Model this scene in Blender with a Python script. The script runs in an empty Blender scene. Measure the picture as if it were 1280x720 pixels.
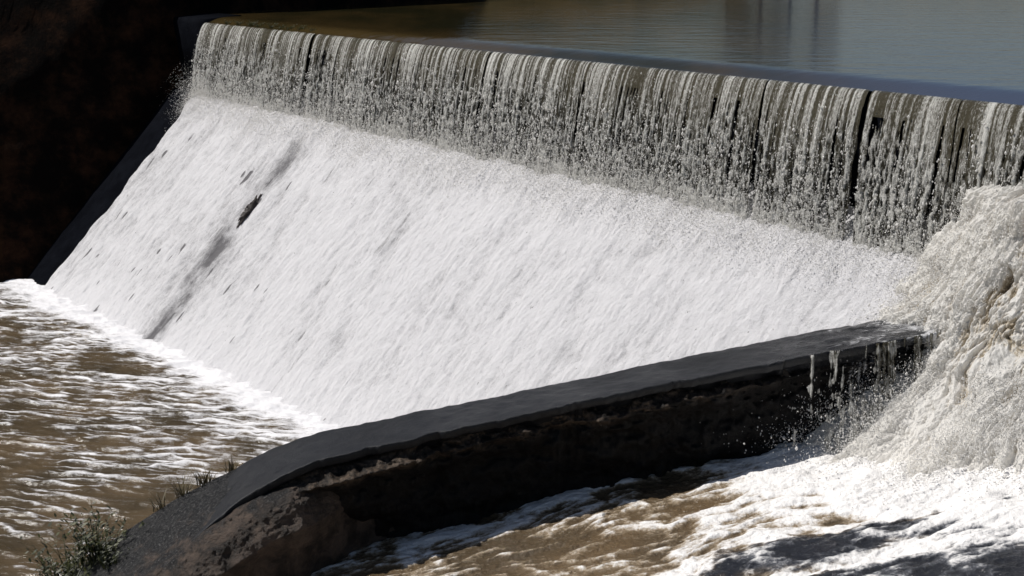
import bpy, math, numpy as np, bmesh
from mathutils import Vector, Matrix
rng=np.random.default_rng(7)
scn=bpy.context.scene
scn.view_settings.view_transform='Standard'
scn.view_settings.look='None'
scn.view_settings.exposure=0

# ---------------------------------------------------------------- noise
def _h(ix,iy,iz,seed):
    n=(ix.astype(np.int64)*374761393+iy.astype(np.int64)*668265263+iz.astype(np.int64)*2147483647+seed*1274126177)&0xFFFFFFFF
    n=((n^(n>>13))*1274126177)&0xFFFFFFFF
    n=((n^(n>>16))*2246822519)&0xFFFFFFFF
    n=n^(n>>15)
    return (n&0xFFFFFF)/float(0xFFFFFF)
def vn(x,y,z=0.0,seed=0):
    x,y,z=np.broadcast_arrays(np.asarray(x,float),np.asarray(y,float),np.asarray(z,float))
    ix,iy,iz=np.floor(x),np.floor(y),np.floor(z)
    fx,fy,fz=x-ix,y-iy,z-iz
    fx=fx*fx*(3-2*fx);fy=fy*fy*(3-2*fy);fz=fz*fz*(3-2*fz)
    r=0
    for a in (0,1):
        for b in (0,1):
            for c in (0,1):
                w=(fx if a else 1-fx)*(fy if b else 1-fy)*(fz if c else 1-fz)
                r=r+w*_h(ix+a,iy+b,iz+c,seed)
    return r
def fbm(x,y,z=0.0,o=4,seed=0,g=.5):
    x=np.asarray(x,float);y=np.asarray(y,float);z=np.asarray(z,float)
    r=0;a=1;t=0
    for i in range(o):
        r=r+a*vn(x*2**i+17.3*i,y*2**i-9.1*i,z*2**i+3.7*i,seed+i);t+=a;a*=g
    return r/t
def ss(a,b,x):
    t=np.clip((x-a)/(b-a),0,1);return t*t*(3-2*t)

# ---------------------------------------------------------------- world frame of the weir
F0=np.array([-16.68,49.44]);D=np.array([.634,-.773]);U=np.array([.773,.634])
def W(k,s,z):
    k,s,z=np.broadcast_arrays(np.asarray(k,float),np.asarray(s,float),np.asarray(z,float))
    return np.stack([F0[0]+k*D[0]+s*U[0],F0[1]+k*D[1]+s*U[1],z],-1)
def lipshift(k): return -.022*np.clip(k,0,45)

# ---------------------------------------------------------------- mesh helpers
def link(o):
    scn.collection.objects.link(o);return o
def mesh_raw(name,V,F,mat=None,attrs=None,smooth=True):
    V=np.asarray(V,float).reshape(-1,3);F=np.asarray(F)
    n=F.shape[1]
    m=bpy.data.meshes.new(name)
    m.vertices.add(len(V));m.vertices.foreach_set('co',V.astype(np.float32).ravel())
    m.loops.add(F.size);m.loops.foreach_set('vertex_index',F.astype(np.int32).ravel())
    m.polygons.add(len(F));m.polygons.foreach_set('loop_start',(np.arange(len(F))*n).astype(np.int32))
    m.update(calc_edges=True);m.validate()
    if attrs:
        for k,a in attrs.items():
            at=m.attributes.new(k,'FLOAT','POINT');at.data.foreach_set('value',np.asarray(a,np.float32).ravel())
    if smooth: m.polygons.foreach_set('use_smooth',np.ones(len(F),bool))
    if mat: m.materials.append(mat)
    return link(bpy.data.objects.new(name,m))
def grid(name,P,mat=None,attrs=None,mask=None,wrap=False,smooth=True):
    nx,ny=P.shape[:2]
    idx=np.arange(nx*ny).reshape(nx,ny)
    if wrap: idx=np.concatenate([idx,idx[:,:1]],1)
    a=idx[:-1,:-1];b=idx[1:,:-1];c=idx[1:,1:];d=idx[:-1,1:]
    F=np.stack([a,b,c,d],-1).reshape(-1,4)
    if mask is not None:
        mm=mask[:-1,:-1].ravel();F=F[mm]
    return mesh_raw(name,P.reshape(-1,3),F,mat,attrs,smooth)
def tag(o,label=None,cat=None,kind=None,group=None):
    if label:o["label"]=label
    if cat:o["category"]=cat
    if kind:o["kind"]=kind
    if group:o["group"]=group
    return o
def empty(name,loc):
    e=bpy.data.objects.new(name,None);e.location=loc;link(e);return e
def parent(c,p):
    c.parent=p;c.matrix_parent_inverse=Matrix.Translation(-Vector(p.location))
    return c

# ---------------------------------------------------------------- material helpers
class M:
    def __init__(s,name):
        s.m=bpy.data.materials.new(name);s.m.use_nodes=True
        s.t=s.m.node_tree;s.b=s.t.nodes['Principled BSDF']
    def n(s,t,**kw):
        x=s.t.nodes.new(t)
        for k,v in kw.items():setattr(x,k,v)
        return x
    def l(s,a,b):s.t.links.new(a,b)
    def coord(s,scale=(1,1,1),rot=(0,0,0)):
        g=s.n('ShaderNodeTexCoord');mp=s.n('ShaderNodeMapping')
        mp.inputs['Scale'].default_value=scale;mp.inputs['Rotation'].default_value=rot
        s.l(g.outputs['Object'],mp.inputs[0]);return mp.outputs[0]
    def noise(s,scale,detail=4,rough=.55,co=None,dist=0):
        x=s.n('ShaderNodeTexNoise');x.inputs['Scale'].default_value=scale;x.inputs['Detail'].default_value=detail
        x.inputs['Roughness'].default_value=rough;x.inputs['Distortion'].default_value=dist
        s.l(co if co is not None else s.coord(),x.inputs['Vector']);return x.outputs[0]
    def math(s,op,a,b=None,c=None,clamp=False):
        x=s.n('ShaderNodeMath',operation=op);x.use_clamp=clamp
        for i,v in enumerate((a,b,c)):
            if v is None:continue
            if isinstance(v,(int,float)):x.inputs[i].default_value=v
            else:s.l(v,x.inputs[i])
        return x.outputs[0]
    def rng(s,v,a,b,c=0,d=1,smooth=True):
        x=s.n('ShaderNodeMapRange');x.interpolation_type='SMOOTHSTEP' if smooth else 'LINEAR'
        s.l(v,x.inputs[0])
        for i,q in enumerate((a,b,c,d)):x.inputs[i+1].default_value=q
        return x.outputs[0]
    def mix(s,f,a,b):
        x=s.n('ShaderNodeMix',data_type='RGBA')
        for i,v in ((0,f),(6,a),(7,b)):
            if isinstance(v,(int,float)):x.inputs[i].default_value=v
            elif isinstance(v,tuple):x.inputs[i].default_value=(*v,1)
            else:s.l(v,x.inputs[i])
        return x.outputs[2]
    def attr(s,name):
        x=s.n('ShaderNodeAttribute',attribute_name=name);return x.outputs['Fac']
    def bump(s,h,dist,strength=1,nrm=None):
        x=s.n('ShaderNodeBump');x.inputs['Distance'].default_value=dist;x.inputs['Strength'].default_value=strength
        s.l(h,x.inputs['Height'])
        if nrm is not None:s.l(nrm,x.inputs['Normal'])
        return x.outputs[0]
    def out(s,col=None,rough=None,nrm=None,spec=None,ior=None):
        for k,v in (('Base Color',col),('Roughness',rough),('Normal',nrm),('Specular IOR Level',spec),('IOR',ior)):
            if v is None:continue
            i=s.b.inputs[k]
            if isinstance(v,(int,float)):i.default_value=v
            elif isinstance(v,tuple):i.default_value=(*v,1)
            else:s.l(v,i)
        return s.m
    def translucent(s,fac,col):
        """thin aerated water lets sunlight through: blend in a translucent lobe"""
        t=s.n('ShaderNodeBsdfTranslucent');x=s.n('ShaderNodeMixShader');o=s.t.nodes['Material Output']
        if isinstance(col,tuple):t.inputs[0].default_value=(*col,1)
        else:s.l(col,t.inputs[0])
        if isinstance(fac,(int,float)):x.inputs[0].default_value=fac
        else:s.l(fac,x.inputs[0])
        s.l(s.b.outputs[0],x.inputs[1]);s.l(t.outputs[0],x.inputs[2]);s.l(x.outputs[0],o.inputs[0])
DANG=math.atan2(D[1],D[0])

def m_foamwater(name,deep,deep2,white=(.84,.84,.87),sc=5,amt=.5,bd=.03,bs=9,lo=.42,hi=.62,stretch=(1,1,1),rot=(0,0,0),wr=.12,fr=.55,tr=0,rocky=False,mid=None,fb=.8):
    m=M(name);co=m.coord(stretch,rot)
    f=m.attr('foam')
    n1=m.noise(sc,6,.65,co,.6);n2=m.noise(sc*4.3,3,.6,co)
    n=m.math('ADD',m.math('MULTIPLY',n1,.65),m.math('MULTIPLY',n2,.35))
    v=m.math('ADD',f,m.math('MULTIPLY',m.math('SUBTRACT',n,.5),amt*2))
    fo=m.rng(v,lo,hi)
    big=m.noise(.5,3,.5)
    deepc=m.mix(m.rng(big,.35,.65),deep,deep2)
    if rocky:deepc=m.mix(m.attr('rocky'),deepc,(.022,.024,.030))
    if mid:
        md_=m.mix(m.attr('rocky'),mid,(.11,.115,.13)) if rocky else mid
        col=m.mix(m.rng(fo,0,.55),deepc,md_);col=m.mix(m.rng(fo,.35,1),col,white)
    else:col=m.mix(fo,deepc,white)
    b=m.bump(m.noise(bs,5,.65,co),bd)
    b=m.bump(fo,bd*fb,.6,b)
    ro=m.rng(fo,0,1,wr,fr,False)
    m.out(col,ro,b,.5,1.33)
    if tr:m.translucent(m.math('MULTIPLY',fo,tr),col)
    return m.m

def m_curtain():
    m=M('falling_water');co=m.coord((1,1,.12))
    f=m.attr('foam');n=m.noise(38,5,.7,co);n2=m.noise(30,4,.72);q=m.attr('fall')
    na=m.math('MULTIPLY',m.math('SUBTRACT',n,.5),1.35)
    nb=m.math('MULTIPLY',m.math('MULTIPLY',m.math('SUBTRACT',n2,.5),q),1.5)
    v=m.math('ADD',f,m.math('ADD',na,nb))
    fo=m.rng(v,.28,1.04)
    deep=m.mix(q,(.062,.054,.034),(.034,.031,.022))
    col=m.mix(fo,deep,(.88,.87,.82))
    b=m.bump(n,.04);b=m.bump(m.math('MULTIPLY',n2,q),.05,1,b)
    m.out(col,m.rng(fo,0,1,.08,.32,False),b,.6,1.33)
    m.translucent(m.math('MULTIPLY',fo,.3),col)
    return m.m
def m_apron():
    m=M('white_water');rot=(0,0,-DANG)
    def st(a,b):
        co=m.coord((1,1,1),rot);mp=m.n('ShaderNodeMapping');mp.inputs['Scale'].default_value=(a,b,b);m.l(co,mp.inputs[0]);return mp.outputs[0]
    co=st(1,.55)
    n=m.noise(8,8,.76,co,.8);n2=m.noise(34,4,.8,st(1,.8));n3=m.noise(1.2,4,.6);n4=m.noise(3.2,5,.65,st(1,.16),.3)
    f=m.attr('foam')
    v=f
    for x,wt in ((n,.95),(n2,.70),(n3,.40),(n4,.42)):
        v=m.math('ADD',v,m.math('MULTIPLY',m.math('SUBTRACT',x,.5),wt))
    fo=m.rng(v,.05,.92)
    col=m.mix(fo,(.17,.165,.172),(.82,.81,.825))
    fl=m.noise(9,3,.6,st(1,.45))
    col=m.mix(m.rng(fl,.70,.76),col,(.26,.25,.25))
    b=m.bump(n,.045);b=m.bump(n2,.022,1,b)
    m.out(col,.5,b,.35,1.33);m.translucent(.15,col)
    return m.m
def m_drops():
    m=M('spray_drop');m.out((.88,.87,.85),.3,None,.8);m.translucent(.5,(.88,.87,.85));return m.m
def m_concrete(name,a,b,rough=(.25,.6),sc=3,bd=.02,foam=False,bsc=30,spec=.5):
    m=M(name);n=m.noise(sc,7,.65);n2=m.noise(bsc,4,.7);n3=m.noise(sc*.3,3)
    col=m.mix(m.rng(n,.3,.7),a,b)
    col=m.mix(m.rng(n3,.45,.7,0,.6),col,tuple(x*.45 for x in a))
    r=m.rng(n3,.3,.7,*rough)
    bb=m.bump(n2,bd);bb=m.bump(n,bd*2,1,bb)
    if foam:
        at=m.attr('foam')
        v=m.math('ADD',at,m.math('MULTIPLY',m.math('SUBTRACT',m.noise(6,7,.72,m.coord((.5,1.2,.5)),1.4),.5),1.9))
        fo=m.rng(v,.40,.85);col=m.mix(fo,col,(.6,.6,.61))
        wet=m.rng(at,-.4,.2)
        r=m.math('SUBTRACT',r,m.math('MULTIPLY',wet,.26))
    return m.out(col,r,bb,spec)
def m_rock(name,a,b,c,sc=2,bd=.08,rough=(.2,.7),foam=False,fst=(1,1,1),spec=.5,fa=1.3,ft=(.5,.7)):
    m=M(name);n=m.noise(sc,8,.68,None,.4);n2=m.noise(sc*6,6,.7);n3=m.noise(sc*.5,4)
    col=m.mix(m.rng(n,.35,.65),a,b);col=m.mix(m.rng(n2,.5,.72),col,c)
    bb=m.bump(n,bd);bb=m.bump(n2,bd*.4,1,bb)
    r=m.rng(n3,.35,.65,*rough)
    if foam:
        v=m.math('ADD',m.attr('foam'),m.math('MULTIPLY',m.math('SUBTRACT',m.noise(4,7,.72,m.coord(fst)),.5),fa))
        fo=m.rng(v,*ft);col=m.mix(fo,col,(.78,.77,.75))
    return m.out(col,r,bb,spec)

MC=m_curtain();MA=m_apron();MD=m_drops()

# ---------------------------------------------------------------- camera, light, world
cam=bpy.data.cameras.new('camera');co=bpy.data.objects.new('camera',cam);link(co)
co.location=(0,0,12);co.rotation_euler=(math.radians(90-13.74),0,0)
cam.lens=50.6;cam.sensor_width=36;cam.clip_end=3000;scn.camera=co
L=Vector((-.63,.07,.80)).normalized()
sun=bpy.data.lights.new('sun','SUN');so=bpy.data.objects.new('sun',sun);link(so)
sun.energy=4.4;sun.angle=math.radians(.5);sun.color=(1,.965,.92)
so.rotation_euler=(-L).to_track_quat('-Z','Y').to_euler()
w=bpy.data.worlds.new('World');scn.world=w;w.use_nodes=True
sk=w.node_tree.nodes.new('ShaderNodeTexSky');sk.sky_type='NISHITA';sk.sun_disc=False
sk.sun_elevation=math.asin(L.z);sk.sun_rotation=math.atan2(L.x,L.y)
bg=w.node_tree.nodes['Background'];bg.inputs[1].default_value=.05
w.node_tree.links.new(sk.outputs[0],bg.inputs[0])

# ---------------------------------------------------------------- ground sheet
m=M('ground_soil');n=m.noise(.3,8)
MG=m.out(m.mix(n,(.03,.022,.014),(.06,.045,.03)),.9,m.bump(n,.3))
mesh_raw('ground',[(-900,-300,-1.6),(900,-300,-1.6),(900,1500,-1.6),(-900,1500,-1.6)],[(0,1,2,3)],MG)
tag(bpy.data.objects['ground'],'brown river bed and surrounding soil',None,'structure')

# ---------------------------------------------------------------- dam
dam=empty('dam',tuple(W(15,7.5,0)))
tag(dam,'long concrete overflow dam with a steep sloping apron','dam')
def extrude(name,prof,k0,k1,mat,par,n=60,shift=False):
    ks=np.linspace(k0,k1,n);pr=np.array(prof)
    sh=lipshift(ks)[:,None] if shift else 0
    P=W(ks[:,None],pr[None,:,0]+sh,pr[None,:,1])
    o=grid(name,P,mat,None,None,True,False)
    bm=bmesh.new();bm.from_mesh(o.data)
    bmesh.ops.holes_fill(bm,edges=[e for e in bm.edges if e.is_boundary],sides=0)
    bmesh.ops.recalc_face_normals(bm,faces=bm.faces)
    bm.to_mesh(o.data);bm.free()
    parent(o,par);return o
MDW=m_concrete('shade_dark_concrete',(.0015,.002,.004),(.004,.005,.008),(.8,.95),2,.03,spec=.03)  # near-black blue colour stands in for the bank's shade on the left strip
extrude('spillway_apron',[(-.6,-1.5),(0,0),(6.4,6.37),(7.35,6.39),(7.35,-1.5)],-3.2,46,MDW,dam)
extrude('crest_wall',[(7.0,6.40),(7.0,8.6),(7.2,8.78),(8.2,8.78),(8.4,8.6),(8.4,6.40)],-.05,46,MDW,dam,shift=True)
extrude('abutment',[(6.9,6.40),(6.92,8.85),(7.0,9.0),(8.5,9.12),(8.6,6.40)],-5,-.06,MDW,dam,12)

# ---------------------------------------------------------------- falling curtain
nk,nt=3200,170
K=np.linspace(0,41,nk)[:,None];T=np.linspace(0,1,nt)[None,:]
KK,TT=np.broadcast_arrays(K,T)
H=(2.82+.016*KK)*TT
gaps=[(1.7,.05),(8.0,.13),(9.7,.03),(12.9,.03),(17.4,.065),(18.2,.03),(21.5,.03),(27.6,.06),(30.4,.13),(32.6,.035),(35,.05)]
gap=np.zeros_like(KK)
for g,wd in gaps:
    c=g+.12*(vn(TT*2.5,g)-.5)+.1*TT
    ww=wd*(.5+.8*TT)*(.6+.8*vn(TT*6,g*3))
    gap=np.maximum(gap,1-ss(.5,1.3,np.abs(KK-c)/ww))
wk=KK+.06*(vn(KK*1.3,H*1.2,0,5)-.5)*TT*2+.03*(vn(KK*8,H*3,0,6)-.5)*TT
clump=fbm(wk*1.8,H*.25,0,3,11)
strand=fbm(wk*9,H*.2,0,2,12)
fine=fbm(wk*24,H*.6,0,2,13)
bead=fbm(wk*18,H*7-wk*2,0,3,14,.65)
brk=ss(.08,.60,TT+.25*(vn(KK*1.2,0,0,15)-.5))
foam=.46+.42*(strand-.5)+.26*(clump-.5)+.90*(fine-.5)+(.05+brk)*(bead-.49)*1.8+.08*TT
foam=foam+.65*ss(.76,1.0,TT+.25*(fbm(KK*1.5,0,0,3,17)-.5)+.1*(bead-.5))
foam=foam*(1-.85*gap)
disp=(.03*(strand-.5)+.05*(clump-.5)+.035*(fine-.5))*ss(0,.25,TT)+brk*.10*(bead-.5)
def lip(k,t): return 6.98+lipshift(k)-(.78-.003*k)*np.sqrt(t)
S=lip(KK,TT)-disp*1.3
Z=8.90-H+.04*(bead-.5)*TT
P=W(KK+.02*(fine-.5)*TT,S,Z)
tear=(gap>.8)|((strand+.3*(clump-.5)+.6*(bead-.5)*brk+.45*(fine-.5))<.22)&(TT>.15)&(TT<.85)
o=grid('waterfall',P,MC,{'foam':foam,'fall':brk},~tear)
tag(o,'sheet of water falling in beaded strands over the dam crest',None,'structure')

# ---------------------------------------------------------------- white water on the apron
nk,ns=1600,440
K=np.linspace(0,38,nk)[:,None];Sg=np.linspace(-.5,6.75,ns)[None,:]
KK,SS=np.broadcast_arrays(K,Sg)
lanes=fbm(KK*.5,SS*.12,0,3,20)
wkk=KK+.25*(fbm(KK*1.1,SS*1.1,0,2,19)-.5)
a1=fbm(wkk*1.8,SS*.8,0,4,21,.55)
a2=fbm(wkk*5.5,SS*3.4,0,4,22,.66)
ht=.05+.12*(a1-.45)+.080*(a2-.5)
mdc=6.0-.018*KK-.45*(fbm(KK*.9,0*KK,0,3,3)-.5)
md=np.exp(-((SS-mdc)/.4)**2)
mn=fbm(KK*1.6,SS*1.2,0,5,24,.62)
ht=ht+md*(.26*mn-.03)
sb=fbm(SS*1.3+5,KK*.3,0,4,26,.6)
cs=8.95-.5*(fbm(SS*1.2,9+0*KK,0,3,9)-.5)
veil=ss(.32,.58,fbm(SS*1.6+3,KK*1.2,0,4,16,.6)+.3*(a2-.5))
seam=np.exp(-((KK-cs)/(.05+.16*sb))**2)*ss(6.0,5.0,SS)*ss(.42,.68,sb+.5*(a2-.5)+.25*(a1-.5))
broad=np.exp(-((KK-cs+.1)/(.28+.45*sb))**2)*ss(6.1,5.0,SS)*(.25+1.1*fbm(SS*1.1,KK*1.4,0,4,18,.65))*(.3+.7*veil)
ht=ht-.03*seam*veil+.03*np.exp(-((KK-8.4)/.4)**2)*ss(6,5,SS)
foam=.83+.45*(a2-.5)+.30*(lanes-.5)+.35*(a1-.5)-.66*seam*veil-.58*broad-.12*ss(14,4,KK)*(.4+1.2*a1)
foam=foam+.2*md+.15*ss(1.2,0,SS)
fl=fbm(KK*4.5,SS*1.6,0,2,29)
foam=foam-1.0*ss(.79,.85,fl)*ss(5.5,4.5,SS)*ss(20,8,KK)
Zb=np.where(SS<0,0.5*SS,SS)
edge=ss(0,.35,KK-.25*vn(SS*2,0,0,28))
ht=ht*edge-.25*(1-edge)
P=W(KK,SS-.6*ht,Zb+.75*ht)
o=grid('white_water',P,MA,{'foam':foam},None)
tag(o,'bright white foaming water racing down the sloping apron',None,'structure')

# ---------------------------------------------------------------- drops
def drops(name,Pc,size,stretch,label,mat=MD):
    n=len(Pc)
    base=np.array([(1,0,0),(0,1,0),(-1,0,0),(0,-1,0),(0,0,1),(0,0,-1)],float)
    ang=rng.uniform(0,6.28,n)
    sx=size[:,None];V=np.zeros((n,6,3))
    ca,sa=np.cos(ang)[:,None],np.sin(ang)[:,None]
    V[:,:,0]=(base[:,0]*ca-base[:,1]*sa)*sx*rng.uniform(.7,1.3,(n,1))
    V[:,:,1]=(base[:,0]*sa+base[:,1]*ca)*sx
    V[:,:,2]=base[:,2]*sx*stretch[:,None]
    V[:,:,0]+=V[:,:,2]*rng.normal(0,.1,(n,1))/np.maximum(stretch[:,None],1)
    V+=Pc[:,None,:]
    f=np.array([(0,1,4),(1,2,4),(2,3,4),(3,0,4),(1,0,5),(2,1,5),(3,2,5),(0,3,5)])
    F=(np.arange(n)[:,None,None]*6+f[None]).reshape(-1,3)
    o=mesh_raw(name,V,F,mat,None,True);tag(o,label,'water spray','stuff');return o
n=26000
k=rng.uniform(0,39,n);t=rng.beta(2.4,1.3,n)
g=np.zeros(n)
for gg,wd in gaps:g=np.maximum(g,1-ss(.6,1.2,np.abs(k-gg-.1*t)/wd))
st=fbm(k*9,t*2.8*.2,0,2,12)+.6*(fbm(k*1.8,t*.7,0,3,11)-.5)
ok=(rng.uniform(0,1,n)<ss(.30,.6,st)+.1)&(g<.3)
k,t=k[ok],t[ok]
Pd=W(k,lip(k,t)-.07-np.abs(rng.normal(0,.06,len(k)))*t,8.9-(2.8+.016*k)*t)
drops('curtain_spray',Pd,rng.gamma(2.2,.0038,len(k))+.004,rng.uniform(1,2.2,len(k)),'white drops breaking from the falling sheet of water')
n=200000
k=rng.uniform(0,38,n);h=np.minimum(rng.exponential(.32,n)*(.2+1.6*fbm(k*1.2,0*k,0,4,33)),1.3)
ms=6.0-.018*k-.45*(fbm(k*.9,0*k,0,3,3)-.5)+rng.normal(0,.3,n)
Pd=W(k,ms-h*.3,ms+.02+h)
drops('impact_spray',Pd,rng.gamma(2.0,.0020,n)+.0026,rng.uniform(.8,1.3,n),'fine white mist rising where the fall hits the apron')

# ---------------------------------------------------------------- reservoir
sg=np.concatenate([np.linspace(6.96,8.6,28),8.6+np.linspace(0,1,120)[1:]**2.2*150])
kg=np.linspace(-110,140,700)
kg=np.sort(np.concatenate([kg,np.linspace(-2,42,500)]))
KK,SS=np.meshgrid(kg,sg,indexing='ij')
dd=.20*np.exp(-((SS-6.96)/.45)**1.7)
Z=9.08-dd+.006*(fbm(KK*1.2,SS*2.5,0,3,31)-.5)
m=M('reservoir_water')
co_=m.coord((1,1,1),(0,0,0))
n=m.noise(1.3,4,.6,m.coord((.5,1,1)));n2=m.noise(7,3,.6,co_)
b=m.bump(n,.026);b=m.bump(n2,.004,1,b)
big=m.noise(.06,3);mot=m.noise(.22,4,.6,m.coord((1,.35,1)))
sx_=m.n('ShaderNodeSeparateXYZ');m.l(m.coord(),sx_.inputs[0])
xx=m.math('ADD',m.math('SUBTRACT',sx_.outputs[0],m.math('MULTIPLY',sx_.outputs[1],.14)),m.math('MULTIPLY',big,4))
brw=m.mix(m.rng(mot,.38,.62),(.022,.020,.008),(.056,.038,.014))
refl_tint=m.mix(m.rng(xx,0,8),brw,(.052,.065,.100))  # murky brown plus painted reflections: brown bank at left, blue sky at right
MR=m.out(refl_tint,.08,b,.5,1.42)
o=grid('reservoir_water',W(KK,SS+lipshift(KK),Z),MR,None,(KK>-.1)|(SS>8.3));tag(o,'calm brown reservoir water behind the dam',None,'structure')

# ---------------------------------------------------------------- lower pool
kg=np.linspace(-14,26,1100);sg=np.concatenate([np.linspace(-26,-14,260),np.linspace(-14,.25,760)[1:]])
KK,SS=np.meshgrid(kg,sg,indexing='ij')
P=W(KK,SS,0);X,Y=P[...,0],P[...,1]
c,s_=math.cos(-.16),math.sin(-.16)
Xr=X*c+Y*s_;Yr=-X*s_+Y*c
ph1=Yr*2*math.pi/.66+7*(fbm(X*.25,Y*.35,0,3,41)-.5)*2+3.6*(fbm(X*.9,Y*1.1,0,3,42)-.5)*2
ph2=Yr*2*math.pi/.34+Xr*1.5+9*(fbm(X*.4,Y*.5,0,3,43)-.5)*2+3*(fbm(X*1.6,Y*1.8,0,3,40)-.5)*2
wv1=1-np.abs(np.sin(ph1/2));wv2=1-np.abs(np.sin(ph2/2))
w2=fbm(X*2.4,Y*4.5,0,4,44);w3=fbm(Xr*3.0,Yr*12,0,4,39,.68)
dist=-SS
turb=ss(5,0,dist)
br=fbm(X*.9,Y*1.3,0,3,49)
Zp=.065*(wv1-.4)*(.5+br)+.035*(wv2-.4)+.06*(w2-.5)+turb*.14*(fbm(X*2.2,Y*2.2,0,4,45)-.4)
crest=np.maximum(ss(.45,.98,wv1),.8*ss(.5,.98,wv2))
foam=.11+.46*crest*ss(.30,.62,br+.5*(w2-.5))+.85*(w3-.5)+.35*(fbm(X*1.8,Y*3.0,0,4,46)-.5)+.40*(fbm(X*.25,Y*.35,0,2,47)-.5)
foam+=.85*ss(1.6,.0,dist+1.0*(fbm(KK*.8,0*KK,0,3,48)-.5))+.36*ss(10,.4,dist)*(.3+1.0*br)
MP=m_foamwater('pool_water',(.104,.074,.042),(.060,.045,.026),white=(.80,.79,.80),sc=9,amt=.50,lo=.27,hi=.88,bd=.03,bs=7,wr=.14,stretch=(.6,1,1),fb=.5)
P[...,2]=Zp
o=grid('river_pool',P,MP,{'foam':foam});tag(o,'brown rippled pool with streaks of white foam',None,'structure')
xs=np.linspace(-90,30,240);ys=np.linspace(-40,52,200)
X,Y=np.meshgrid(xs,ys,indexing='ij')
Zq=-.12+.10*(fbm(X*.8,Y*1.6,0,3,43)-.5)
o=grid('river_water',np.stack([X,Y,Zq-.1],-1),MP,{'foam':.1+.5*(fbm(X*.5,Y*.9,0,4,50)-.5)});tag(o,'brown river water flowing away downstream',None,'structure')

# ---------------------------------------------------------------- side stream below the cascade
xs=np.linspace(-7.2,16,1100);ys=np.linspace(12,26.2,780)
X,Y=np.meshgrid(xs,ys,indexing='ij')
zb=1.12+.168*(X+3.5);zb=np.where(X<-3.5,1.12-.40*(-3.5-X),zb);zb=np.minimum(zb,3.2)
c,s_=math.cos(.28),math.sin(.28)
fx=X*c+Y*s_;fy=-X*s_+Y*c
fy=fy+1.3*(fbm(X*.5,Y*.5,0,3,60)-.5);fx=fx+1.0*(fbm(X*.7,Y*.7,0,2,59)-.5)
tb=fbm(fx*.45,fy*1.3,0,4,61,.55);tf=fbm(fx*1.5,fy*4,0,4,62,.6);tt3=fbm(X*6,Y*8,0,4,64,.65)
rd=1-np.abs(2*fbm(fx*.7,fy*1.8,0,4,65)-1);rd2=1-np.abs(2*fbm(fx*1.8,fy*4.0,0,4,66)-1)
near=ss(5.6,.3,np.hypot(X-8.6,Y-24.4)-1.3)
wn=fbm(X*1.0,Y*1.8,0,5,63,.6)-.5
e1_=np.hypot((X-5.0-.25*(Y-21.2))/2.2,(Y-21.2-.14*(X-5.0))/.75)+1.3*wn
e2_=np.hypot((X-8.6)/2.4,(Y-21.1)/1.35)+1.3*wn
e3_=np.hypot((X-6.4)/3.8,(Y-19.5)/.95)+1.3*(fbm(X*1.0,Y*1.8,0,5,68,.6)-.5)
em=np.minimum(np.minimum(e1_,e2_),e3_)
rocky=ss(1.05,.75,em)
dome=np.clip(1-em,0,1)
Zs=zb+.16*(tb-.5)*(.7+near)+.12*(tf-.5)*(.7+near)+.05*(tt3-.5)*(1-.5*rocky)+.08*(rd-.6)+.06*(rd2-.6)+.14*np.sqrt(dome)
wallfoam=ss(1.3,.1,(24.0+.2*X-Y))
foam=.12+.90*(tb-.5)+.70*(tf-.5)+.85*(rd-.72)+.70*(rd2-.7)+.50*(tt3-.5)+.80*near+.15*ss(0,6,X)+.24*wallfoam*ss(-.2,.3,vn(X*.7,3)-.4)-.34*rocky+.10*ss(20.5,18.5,Y)*ss(3,-2,X)+.20*np.exp(-((em-1.15)/.14)**2)
MS=m_foamwater('stream_water',(.14,.096,.054),(.085,.062,.038),white=(.86,.84,.82),sc=4.6,amt=.55,lo=.08,hi=.80,bd=.06,bs=8,wr=.10,rocky=True,mid=(.33,.26,.18),fb=.4)
o=grid('stream_water',np.stack([X,Y,Zs],-1),MS,{'foam':foam,'rocky':rocky});tag(o,'churning brown and white stream below the cascade',None,'structure')

# ---------------------------------------------------------------- retaining wall
wall=empty('retaining_wall',(1,24.5,2))
tag(wall,'low dark stone wall with a flat concrete cap, ending in a rocky nose','retaining wall')
fr=np.array([(-6.1,22.3,1.5),(-4.5,23.0,2.78),(-3.54,23.27,3.2),(-1.9,23.80,3.44),(.80,24.42,3.86),(4.2,25.12,4.35),(7.0,25.62,4.72),(7.9,25.8,4.84)])
bk=np.array([(-6.3,24.3,1.5),(-4.9,24.6,2.75),(-3.77,24.75,3.2),(-2.0,25.12,3.45),(.95,25.88,3.85),(4.3,26.58,4.34),(7.0,27.1,4.72),(7.9,27.35,4.84)])
def res(A,n,p=None):
    d=np.r_[0,np.cumsum(np.linalg.norm(np.diff(A[:,:2],axis=0),axis=1))];d/=d[-1]
    t=np.linspace(0,1,n)
    return np.stack([np.interp(t,d,A[:,i]) for i in range(3)],-1)
def smooth(A,it):
    for _ in range(it):A[1:-1]=(A[:-2]+2*A[1:-1]+A[2:])/4
    return A
N=440
Fr=smooth(res(fr,N),200);Bk=smooth(res(bk,N),200)
nv=Fr-Bk;nv[:,2]=0;wd=np.linalg.norm(nv,axis=1,keepdims=True);nv/=wd
tt=np.linspace(0,1,N)
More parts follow.
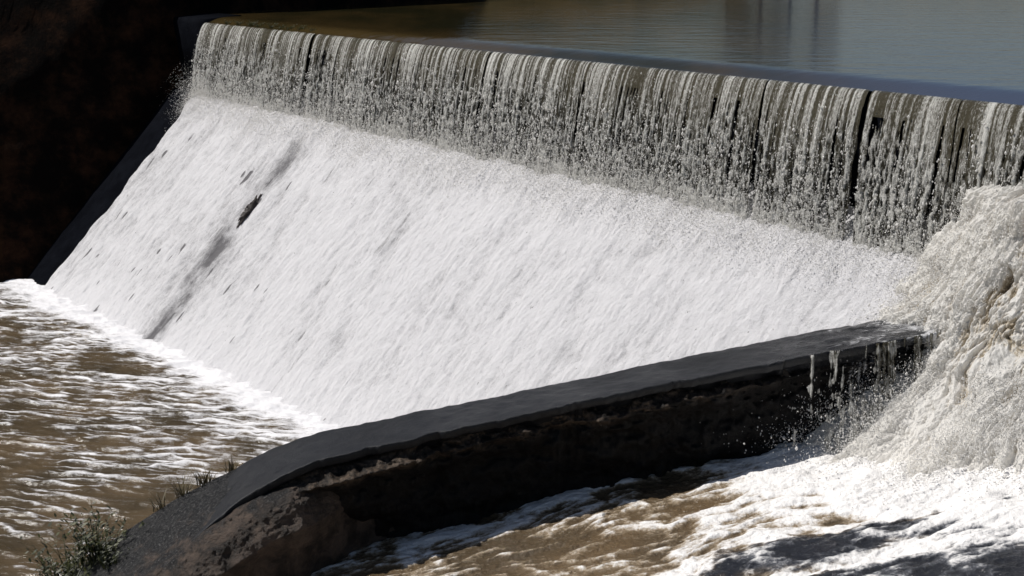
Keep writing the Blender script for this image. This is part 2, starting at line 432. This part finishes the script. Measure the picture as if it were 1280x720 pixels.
# chipped front edge
Fr=Fr-nv*(.10*ss(.52,.75,fbm(tt*26,0*tt,0,4,125,.6)))[:,None]
def sect(defs):
    out=[]
    for a,of,dz in defs:
        A=Fr if a=='f' else Bk
        p=A+nv*np.asarray(of).reshape(-1,1) if np.ndim(of) else A+nv*of
        p=p.copy();p[:,2]+=dz;out.append(p)
    return np.stack(out,1)
def lin(A,B,n):
    t=np.linspace(0,1,n)[None,:,None];return A[:,None]*(1-t)+B[:,None]*t
c_=sect([('b',-.02,-.30),('b',-.02,-.02),('b',0,0),('f',-.012,0),('f',0,-.012),('f',0,-.06),('f',0,-.14),('f',-.012,-.155),('f',-.12,-.165),('f',-.14,-.30)])
top=lin(c_[:,2],c_[:,3],44)
Pc=np.concatenate([c_[:,:2],top,c_[:,4:]],1)
Pn=Pc.copy()
nz=fbm(Pc[...,0]*1.2,Pc[...,1]*1.2,Pc[...,2],4,71)-.5
nf=fbm(Pc[...,0]*6,Pc[...,1]*6,0,3,72)-.5
aa=np.broadcast_to(tt[:,None],Pc.shape[:2])
wetz=ss(.72,.9,aa)
Pn[...,2]+=.05*nz+.022*nf+wetz*.07*(fbm(Pc[...,0]*2.5,Pc[...,1]*5,0,4,74)-.5)
Pn[...,1]+=.10*nz+.06*nf
foam=-.45+.92*ss(.68,.97,aa)+.7*(fbm(Pc[...,0]*1.5,Pc[...,1]*4,0,4,73)-.5)
MCAP=m_concrete('cap_concrete',(.007,.008,.011),(.016,.017,.020),(.32,.54),2.2,.014,True,45,.36)
o=grid('wall_cap',Pn,MCAP,{'foam':foam},None,True);parent(o,wall)
a=tt
bul=.02+.18*np.exp(-((a-.26)/.10)**2)+.14*np.exp(-((a-.48)/.08)**2)+.08*np.sin(a*9)+.16*(fbm(a*14,0*a,0,3,126)-.4)
d=[('b',.02,-3.4),('b',.04,-.20),('f',-.16,-.17),('f',-.13+bul*.4,-.26),('f',bul*1.0-.02,-.38),('f',bul*.8-.12,-.55),('f',bul*.4-.28,-.85),('f',-.38+bul*.2,-1.35),('f',-.50,-1.8),('f',-.55,-2.5),('f',-.5,-3.6)]
c_=sect(d)
segs=[]
for i in range(len(d)-1):
    segs.append(lin(c_[:,i],c_[:,i+1],9)[:,:-1])
segs.append(c_[:,-1:])
Pb=np.concatenate(segs,1)
big=fbm(Pb[...,0]*1.1,Pb[...,1]*1.1,Pb[...,2]*1.8,4,75,.55)-.5
fi=fbm(Pb[...,0]*5,Pb[...,1]*5,Pb[...,2]*7,4,76,.6)-.5
col=np.arange(Pb.shape[1]);wgt=ss(17,28,col)[None,:,None]
Pb=Pb+nv[:,None,:]*(.70*big+.36*fi-.04)[...,None]*wgt
Pb[...,2]+=(.20*fi)*wgt[...,0]
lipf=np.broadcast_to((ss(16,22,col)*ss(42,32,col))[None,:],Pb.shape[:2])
m=M('wall_stone');n=m.noise(3,8,.68,None,.4);n2=m.noise(18,6,.7)
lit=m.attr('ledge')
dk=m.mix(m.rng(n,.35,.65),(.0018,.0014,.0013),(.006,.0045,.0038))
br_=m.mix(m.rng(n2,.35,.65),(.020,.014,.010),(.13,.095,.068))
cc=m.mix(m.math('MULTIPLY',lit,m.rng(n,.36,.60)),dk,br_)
v=m.math('ADD',m.attr('foam'),m.math('MULTIPLY',m.math('SUBTRACT',m.noise(6,6,.7,m.coord((2.6,2.6,.16))),.5),2.2))
cc=m.mix(m.rng(v,.52,.9),cc,(.6,.6,.6))
bb=m.bump(n,.06);bb=m.bump(n2,.03,1,bb)
MWR=m.out(cc,.5,bb,.25)
aw=np.broadcast_to(tt[:,None],Pb.shape[:2])
foam=-.9+1.25*ss(.74,.90,aw)+.7*(fbm(aw*22,0*aw,Pb[...,2]*.3,3,77)-.5)
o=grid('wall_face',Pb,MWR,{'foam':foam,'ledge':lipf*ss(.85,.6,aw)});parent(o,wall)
# water spilling over the wall end
ai=np.linspace(.80,1,620);Fi=np.stack([np.interp(ai,tt,Fr[:,i]) for i in range(3)],-1);Ni=np.stack([np.interp(ai,tt,nv[:,i]) for i in range(3)],-1)
hh=np.linspace(0,1,150)[None,:]
A2,H2=np.broadcast_arrays(ai[:,None],hh)
aw2=A2+.006*(fbm(A2*30,H2*2.5,0,3,120)-.5)
q=fbm(aw2*90,H2*1.0,0,3,121,.6);q2=fbm(aw2*300,H2*3,0,3,122,.6);q3=fbm(aw2*190,H2*16,0,3,123)
Pz=Fi[:,None,:]+Ni[:,None,:]*(.015+.22*np.sqrt(H2)+.16*(q-.5)+.08*(q2-.5)+.08*(q3-.5)*H2)[...,None]
Pz=Pz.copy();Pz[...,2]+=.015-1.85*H2
keep=(q+.55*(q2-.5)+.9*(q3-.5)*(.25+H2))>(.70-.26*ss(.80,.96,A2)+.05*H2)
o=grid('spilling_water',Pz,MC,{'foam':.30+.9*(q-.5)+.8*(q2-.5)+.9*(q3-.5)+.25*H2,'fall':.3+.7*H2},keep);tag(o,'thin rivulets spilling over the end of the wall',None,'structure')
# nose
b2=np.array([(-2.6,25.0,3.0),(-3.9,24.8,3.0),(-5.07,24.62,2.62),(-6.1,24.55,2.1),(-7.17,24.5,1.4),(-8.1,24.2,.7),(-9.2,24.0,-.3)])
f2=np.array([(-1.2,24.1,2.8),(-3.0,23.4,2.95),(-4.3,22.95,2.72),(-5.2,22.6,2.2),(-6.1,22.2,1.55),(-7.0,21.8,.9),(-8.0,21.5,-.2)])
B2=smooth(res(b2,300),60);F2=smooth(res(f2,300),60)
n2=F2-B2;n2[:,2]=0;n2/=np.linalg.norm(n2,axis=1,keepdims=True)
zz=np.array([0,0,1.])
ta=np.linspace(0,1,300)
gr=ss(.04,.45,ta)[:,None];ig=-.75*(1-gr)
rows=[B2-n2*.25-zz*2.6,B2-n2*.12-zz*.3,B2-zz*.04,F2*.45+B2*.55+zz*.0,F2-zz*.02+n2*(ig*.5),F2+n2*(.26*gr+ig)-zz*.22,F2+n2*(.46*gr+ig)-zz*.62,F2+n2*(.25*gr+ig)-zz*1.1,F2+n2*(.0*gr+ig)-zz*2.8]
segs=[]
for i in range(len(rows)-1):segs.append(lin(rows[i],rows[i+1],28)[:,:-1])
Pq=np.concatenate(segs,1)
big=fbm(Pq[...,0]*.9,Pq[...,1]*.9,Pq[...,2]*.9,4,81,.5)-.5
fi=fbm(Pq[...,0]*5,Pq[...,1]*5,Pq[...,2]*5,4,82,.65)-.5
g3=(.25+.75*gr)
Pq[...,2]+=(.16*big+.10*fi)*g3-.05*(1-gr)
Pq+=n2[:,None,:]*((.28*big+.12*fi)*g3)[...,None]
m=M('nose_rock');n=m.noise(2.2,8,.7,None,.5);nn=m.noise(26,5,.8);at=m.attr('side')
brown=m.mix(m.rng(n,.35,.65),(.024,.017,.012),(.14,.10,.075))
grey=m.mix(m.rng(nn,.50,.66),(.006,.006,.007),(.17,.165,.16))
col=m.mix(m.rng(m.math('ADD',at,m.math('MULTIPLY',m.math('SUBTRACT',n,.5),.7)),.40,.60),grey,brown)
bb=m.bump(n,.08);bb=m.bump(nn,.06,1,bb)
MN=m.out(col,.5,bb,.45)
side=np.broadcast_to(np.linspace(0,1,Pq.shape[1])[None,:],Pq.shape[:2])+0*big
o=grid('rocky_nose',Pq,MN,{'side':side},None);parent(o,wall)

# ---------------------------------------------------------------- cascade rock + water
CZ=[1.0,2.6,3.2,4,4.8,5.5,6.6,7.2,7.55];CR=[7.0,6.3,5.6,4.9,4.45,4.0,3.35,3.05,2.4]
def outcrop(zs,phi,extra=0,seed=90,det=1.0):
    C=np.array([12.2,27.8])
    Rz=np.interp(zs,CZ,CR)
    x=C[0]+Rz*np.cos(phi);y=C[1]+Rz*np.sin(phi)
    a=fbm(x*.7,y*.7,zs*.7,4,seed,.55)-.5;b=fbm(x*2.6,y*2.6,zs*2.2,4,seed+3,.6)-.5
    st_=np.abs(((zs*1.15+.8*a)%1)-.5)
    r=Rz+.9*a+(.5*b+.45*(st_-.25))*det+extra
    return np.stack([C[0]+r*np.cos(phi),C[1]+r*np.sin(phi),zs+.2*b*det],-1)
nph,nz_=520,300
phi=np.linspace(math.radians(120),math.radians(330),nph)[:,None];zs=np.linspace(1.5,7.55,nz_)[None,:]
phi,zs=np.broadcast_arrays(phi,zs)
P=outcrop(zs,phi,-.12)
cx=P[:,-1:,:].copy()
tp=[]
for q in np.linspace(0,1,40)[1:]:
    pt=cx*(1-q)+np.array([12.2,27.8,0])*q;pt[...,2]=cx[...,2]*(1-q)+7.6*q+.2*(fbm(pt[...,0]*1.5,pt[...,1]*1.5,0,4,95)-.5);tp.append(pt)
P=np.concatenate([P]+tp,1)
MRK=m_rock('cascade_rock',(.014,.011,.008),(.06,.045,.03),(.13,.10,.075),1.6,.1,(.15,.45),True)
foam=.0+.6*(fbm(P[...,0]*1.2,P[...,1]*1.2,P[...,2]*.7,4,96)-.5)+.1*ss(6.9,7.3,P[...,2])
o=grid('rock_outcrop',P,MRK,{'foam':foam});tag(o,'wet brown rock outcrop under tumbling white water','rock outcrop')
phi=np.linspace(math.radians(150),math.radians(300),1500)[:,None];zs=np.linspace(2.3,7.5,560)[None,:]
phi,zs=np.broadcast_arrays(phi,zs)
def cw(phi,zs):
    wx=.8*(fbm(phi*5,zs*.9,0,4,108)-.5);wz=1.1*(fbm(phi*7,zs*1.0,0,4,107)-.5)
    ph=phi*4.5+wx;zq=zs+wz
    r1=1-np.abs(2*fbm(ph*1.5,zq*.40,0,4,101,.55)-1)
    r2=1-np.abs(2*fbm(ph*4.5,zq*1.2,0,4,102,.6)-1)
    return ph,zq,r1,r2
ph,zq,r1,r2=cw(phi,zs)
c1=fbm(ph*1.6,zq*.5,0,3,105,.5);c3=fbm(ph*11,zq*4,0,4,103,.68);c5=fbm(ph*26,zq*8,0,3,106,.7)
lowr=ss(4.8,2.9,zs)
thick=.20+.30*(r1-.6)+.20*(r2-.6)+.24*(c1-.5)+.24*(c3-.5)+.10*(c5-.5)+.30*lowr*(.3+r1)
P=outcrop(zs,phi,thick,90,.25)
P[...,2]+=.12*(r2-.6)+.14*(c3-.5)
foam=.42+.55*(r1-.66)+.60*(r2-.66)+.40*(c1-.5)+.75*(c3-.5)+.55*(c5-.5)+.34*lowr
MCW=m_foamwater('cascade_water',(.15,.12,.08),(.11,.085,.055),white=(.94,.92,.88),sc=9,amt=.66,lo=-.12,hi=.70,bd=.04,bs=14,wr=.15,tr=.42,stretch=(1,1,.55),mid=(.55,.47,.35),fb=.4)
deg=np.degrees(phi)
patch=np.exp(-(((deg-246)/9)**2+((zs-5.7)/.9)**2))+.4*np.exp(-(((deg-262)/8)**2+((zs-4.6)/.8)**2))
mask=(r1*.4+c1*.35+r2*.2+.35*(c3-.5)-.26*patch+.25*lowr>.38)
foam=foam-.28*patch
o=grid('cascade_water',P,MCW,{'foam':foam},mask);tag(o,'frothing white cascade tumbling over the rocks',None,'structure')
n=230000
ph_=np.radians(rng.uniform(150,300,n));z=2.6+4.9*rng.beta(1,1.7,n)
_,_,q1,q2=cw(ph_,z)
base=outcrop(z,ph_,0,90,.25)
dirv=np.stack([np.cos(ph_),np.sin(ph_),0*ph_],-1)
lr=ss(4.8,2.9,z)
ok=(q1>.70)&(q2>.50)
Pd=base+dirv*(.26+rng.exponential(.10,n)*(1+3.0*lr)+.35*lr)[:,None]
Pd[:,2]+=rng.exponential(.18,n)*lr
Pd=Pd[ok]
drops('cascade_spray',Pd,rng.gamma(2.0,.0024,len(Pd))+.0028,rng.uniform(.8,1.8,len(Pd)),'white spray thrown off the cascade')

# ---------------------------------------------------------------- snag
def boulder(name,loc,size,seed,label,mat,fo=-.2,rot=0,grp=None,rough=.16,cat='boulder'):
    bm=bmesh.new();bmesh.ops.create_icosphere(bm,subdivisions=5,radius=1)
    V=np.array([v.co[:] for v in bm.verts])
    r=1+.8*(fbm(V[:,0]*1.3+seed,V[:,1]*1.3,V[:,2]*1.3,4,seed)-.5)+rough*(fbm(V[:,0]*6,V[:,1]*6,V[:,2]*6,4,seed+1)-.5)
    V=V*r[:,None]*np.array(size)
    for v,p in zip(bm.verts,V):v.co=p
    me=bpy.data.meshes.new(name);bm.to_mesh(me);bm.free();me.materials.append(mat)
    me.polygons.foreach_set('use_smooth',np.ones(len(me.polygons),bool))
    o=link(bpy.data.objects.new(name,me));o.location=loc;tag(o,label,cat,None,grp);return o
o=boulder('rock_snag',(0,0,0),(.13,.60,.14),231,'dark ragged rock caught on the apron seam',m_rock('snag_rock',(.03,.024,.02),(.07,.055,.05),(.22,.2,.19),9,.04),-.9,0,None,1.8,'rock')
e1=Vector((D[0],D[1],0));e2=Vector((U[0],U[1],1)).normalized();e3=e1.cross(e2)
mt=Matrix((e1,e2,e3)).transposed().to_4x4();mt.translation=Vector(W(8.98,3.5,3.53));o.matrix_world=mt

# ---------------------------------------------------------------- banks
def ribbon(name,pts,prof,mat,label,n=500,seed=300,amp=1.2,hs=None,fa=.5):
    A=res(np.array(pts,float),n);A=smooth(A,25)
    t=np.gradient(A,axis=0);t[:,2]=0;t/=np.linalg.norm(t,axis=1,keepdims=True)
    nn=np.stack([-t[:,1],t[:,0],0*t[:,0]],-1)
    pr=np.array(prof,float)
    of=np.interp(np.linspace(0,len(pr)-1,120),np.arange(len(pr)),pr[:,0]);dz=np.interp(np.linspace(0,len(pr)-1,120),np.arange(len(pr)),pr[:,1])
    P=A[:,None,:]+nn[:,None,:]*of[None,:,None]
    sc=np.ones(n) if hs is None else np.interp(A[:,0],hs[0],hs[1])
    P[...,2]+=np.where(dz[None,:]>0,dz[None,:]*sc[:,None],dz[None,:])
    b=fbm(P[...,0]*.35,P[...,1]*.35,P[...,2]*.35,4,seed)-.5;f=fbm(P[...,0]*1.6,P[...,1]*1.6,P[...,2]*1.6,4,seed+3,.6)-.5
    wg=ss(-.2,1.5,of)[None,:]
    P+=nn[:,None,:]*(amp*b+fa*f)[...,None]*wg[...,None];P[...,2]+=(amp*.7*b+.6*fa*f)*wg
    o=grid(name,P,mat);tag(o,label,None,'structure');return o
m=M('bank_soil');n=m.noise(.8,8,.7);n2=m.noise(9,5,.7)
MBK=m.out(m.mix(m.rng(n,.42,.72),(.004,.003,.0025),(.036,.017,.009)),.95,m.bump(n2,.05),.05)
ribbon('river_bank',[(-90,44,0),(-50,47,0),(-30,49,0),(-19.2,49.5,0),(-17.7,50.5,.2),(-13.0,54.7,6.1),(-12.3,56.1,8.8),(-11.2,57.6,9),(-6,64,9),(-1.6,71,9),(-1,76,9),(-6,90,9)],
 [(-.6,-1.6),(0,0),(.7,2),(1.9,5.2),(4,9),(8,12),(20,15),(60,17),(120,18)],MBK,'steep dark river bank in deep shade',amp=.9,fa=.35)
m=M('far_bank_scrub');n=m.noise(.35,8,.7);n2=m.noise(2,6,.7)
MFB=m.out(m.mix(m.rng(n,.4,.6),(.060,.052,.020),(.20,.14,.06)),.95,m.bump(n2,.4),.1)
ribbon('far_bank',[(-6,84,9),(2,92,9),(12,106,9),(30,128,9),(60,140,9),(110,140,9),(170,120,9),(240,70,9)],
 [(-1,-1.6),(0,0),(2,2),(6,5),(14,7),(40,9),(160,12)],MFB,'brown scrubby far shore of the reservoir',amp=2,hs=([0,20,32,60],[1.2,.95,.30,.40]))

# trees on the far shore (mirrored in the reservoir)
m=M('tree_bark');n=m.noise(6,5);MTB=m.out(m.mix(n,(.04,.032,.024),(.09,.07,.055)),.9,m.bump(n,.05))
m=M('tree_leaf');n=m.noise(1.5,4);MTL=m.out(m.mix(n,(.025,.032,.012),(.07,.075,.03)),.7)
def tube(pts,rad,V,F,ns=7):
    b0=len(V)
    for i,(p,r) in enumerate(zip(pts,rad)):
        for j in range(ns):
            a=j/ns*6.283;V.append((p[0]+r*math.cos(a),p[1]+r*math.sin(a),p[2]))
    for i in range(len(pts)-1):
        for j in range(ns):
            a=b0+i*ns+j;b=b0+i*ns+(j+1)%ns;F.append((a,b,b+ns,a+ns))
def make_tree(seed,h):
    r=np.random.default_rng(seed);V=[];F=[];tips=[]
    tp=[(.3*math.sin(q*3+seed)*q*h*.15,.3*math.cos(q*4)*q*h*.1,q*h*.85) for q in np.linspace(0,1,8)]
    tube(tp,[.20*(1-.8*q)+.02 for q in np.linspace(0,1,8)],V,F)
    for i in range(14):
        q=r.uniform(.2,.95);j=min(int(q*7),6);p0=np.array(tp[j]);a=r.uniform(0,6.28);l=h*r.uniform(.15,.32)
        pts=[p0+np.array([math.cos(a)*l*u,math.sin(a)*l*u,l*.9*u**.8]) for u in np.linspace(0,1,5)]
        tube(pts,[.09*(1-.8*u)+.01 for u in np.linspace(0,1,5)],V,F,5);tips+= [pts[-1],pts[-2]]
    tips.append(np.array(tp[-1]))
    LV=[];LF=[]
    for t_ in tips:
        for _ in range(130):
            p=t_+r.normal(0,.5,3)*np.array([1.2,1.2,.8]);a=r.normal(0,1,3);a/=np.linalg.norm(a);b=np.cross(a,r.normal(0,1,3));b/=np.linalg.norm(b)+1e-6
            s=r.uniform(.08,.2);q=len(LV);LV+=[p-a*s,p+b*s*.5,p+a*s,p-b*s*.5];LF.append((q,q+1,q+2,q+3))
    return V,F,LV,LF
src=None
TP=[(17,116,10.5,.8),(20.5,121,10.8,1.0),(23.5,124,11,.75),(27,130,11,.9)]
for i,(x,y,z,s) in enumerate(TP):
    e=empty('gum_tree' if i==0 else 'gum_tree.%03d'%i,(x,y,z-.6))
    tag(e,'slender gum tree on the far shore','tree',None,'gum trees on the far shore')
    if i==0:
        V,F,LV,LF=make_tree(5,8.5)
        tr=mesh_raw('trunk',V,np.array(F),MTB);cr=mesh_raw('crown',LV,np.array(LF),MTL,None,False);src=(tr,cr)
    else:
        tr,cr=src[0].copy(),src[1].copy();link(tr);link(cr)
    for c in (tr,cr):c.parent=e
    e.scale=(s,s,s*1.05);e.rotation_euler=(0,0,i*1.7)

# ---------------------------------------------------------------- weeds
m=M('weed_leaf');n=m.noise(8,3);MW=m.out(m.mix(m.rng(n,.40,.70),(.012,.018,.005),(.085,.088,.024)),.55)
m.translucent(.2,(.06,.07,.015))
m=M('dry_grass');n=m.noise(8,3);MDG=m.out(m.mix(n,(.05,.04,.018),(.16,.13,.06)),.6)
def tuft(name,loc,h,nb,spread,seed,label,grp,cat='grass',leafy=0,mat=MW):
    r=np.random.default_rng(seed);V=[];F=[]
    for i in range(nb):
        a=r.uniform(0,6.28);b=r.uniform(0,spread);hh=h*r.uniform(.35,1.1);le=r.uniform(.15,.8)*hh
        bx,by=b*math.cos(a)*.5,b*math.sin(a)*.5;da=a+r.normal(0,.6);wdt=.005+.004*r.random()+h*.005
        base=len(V)
        for j in range(5):
            q=j/4;x=bx+le*q**1.8*math.cos(da);y=by+le*q**1.8*math.sin(da);z=hh*(q-.25*q*q)-.03
            ww=wdt*(1-q)**.6+.001
            V+= [(x-ww*math.sin(da),y+ww*math.cos(da),z),(x+ww*math.sin(da),y-ww*math.cos(da),z)]
        for j in range(4):F.append((base+2*j,base+2*j+1,base+2*j+3,base+2*j+2))
        if leafy<0:continue
        for q in np.linspace(.2,1.0,13 if leafy else 8):
            if r.random()<(.75 if leafy else .6):
                x=bx+le*q**1.8*math.cos(da);y=by+le*q**1.8*math.sin(da);z=hh*(q-.25*q*q)
                la=r.uniform(0,6.28);ll=(.03+h*.06)*r.uniform(.6,1.5);c,s=math.cos(la),math.sin(la);bb=len(V);wl=.22
                V+=[(x,y,z),(x+ll*.5*c-ll*wl*s,y+ll*.5*s+ll*wl*c,z+ll*.35),(x+ll*c,y+ll*s,z+ll*.5),(x+ll*.5*c+ll*wl*s,y+ll*.5*s-ll*wl*c,z+ll*.2)]
                F.append((bb,bb+1,bb+2,bb+3))
    o=mesh_raw(name,V,np.array(F),mat,None,False);o.location=loc;tag(o,label,cat,None,grp);return o
G2='weeds rooted on the rocky nose'
for i,(x,y,z,h,nb,sp) in enumerate([(-7.5,24.2,.95,1.15,60,.7),(-8.2,24.4,.5,.95,60,.9),(-7.9,23.5,.45,1.0,60,.8),(-7.1,23.6,1.1,.5,30,.5)]):
    tuft('weed_plant' if i==0 else 'weed_plant.%03d'%i,(x,y,z),h,nb,sp,400+i,'scrubby dark green weed growing on the rocky nose',G2,'weed',1)
for i,(x,y,z,h,nb) in enumerate([(-6.0,24.6,2.0,.65,60),(-5.6,24.65,2.3,.5,45),(-6.4,24.6,1.8,.45,40),(-5.1,24.7,2.55,.35,30)]):
    tuft('dry_grass_tuft' if i==0 else 'dry_grass_tuft.%03d'%i,(x,y,z),h,nb,.3,440+i,'thin dry grass tuft on the wall shoulder','dry grass tufts on the wall shoulder','grass',-1,MDG)
for i,k in enumerate([1.4,2.2,3.1,3.6,4.6,5.2,5.7,6.4,7.2]):
    p=W(k,7.15,8.86);tuft('grass_tuft' if i==0 else 'grass_tuft.%03d'%i,tuple(p),.22+.12*((i*7)%5)/5,34,.25,500+i,'small dark tuft of grass on the dam crest','grass tufts along the dam crest')
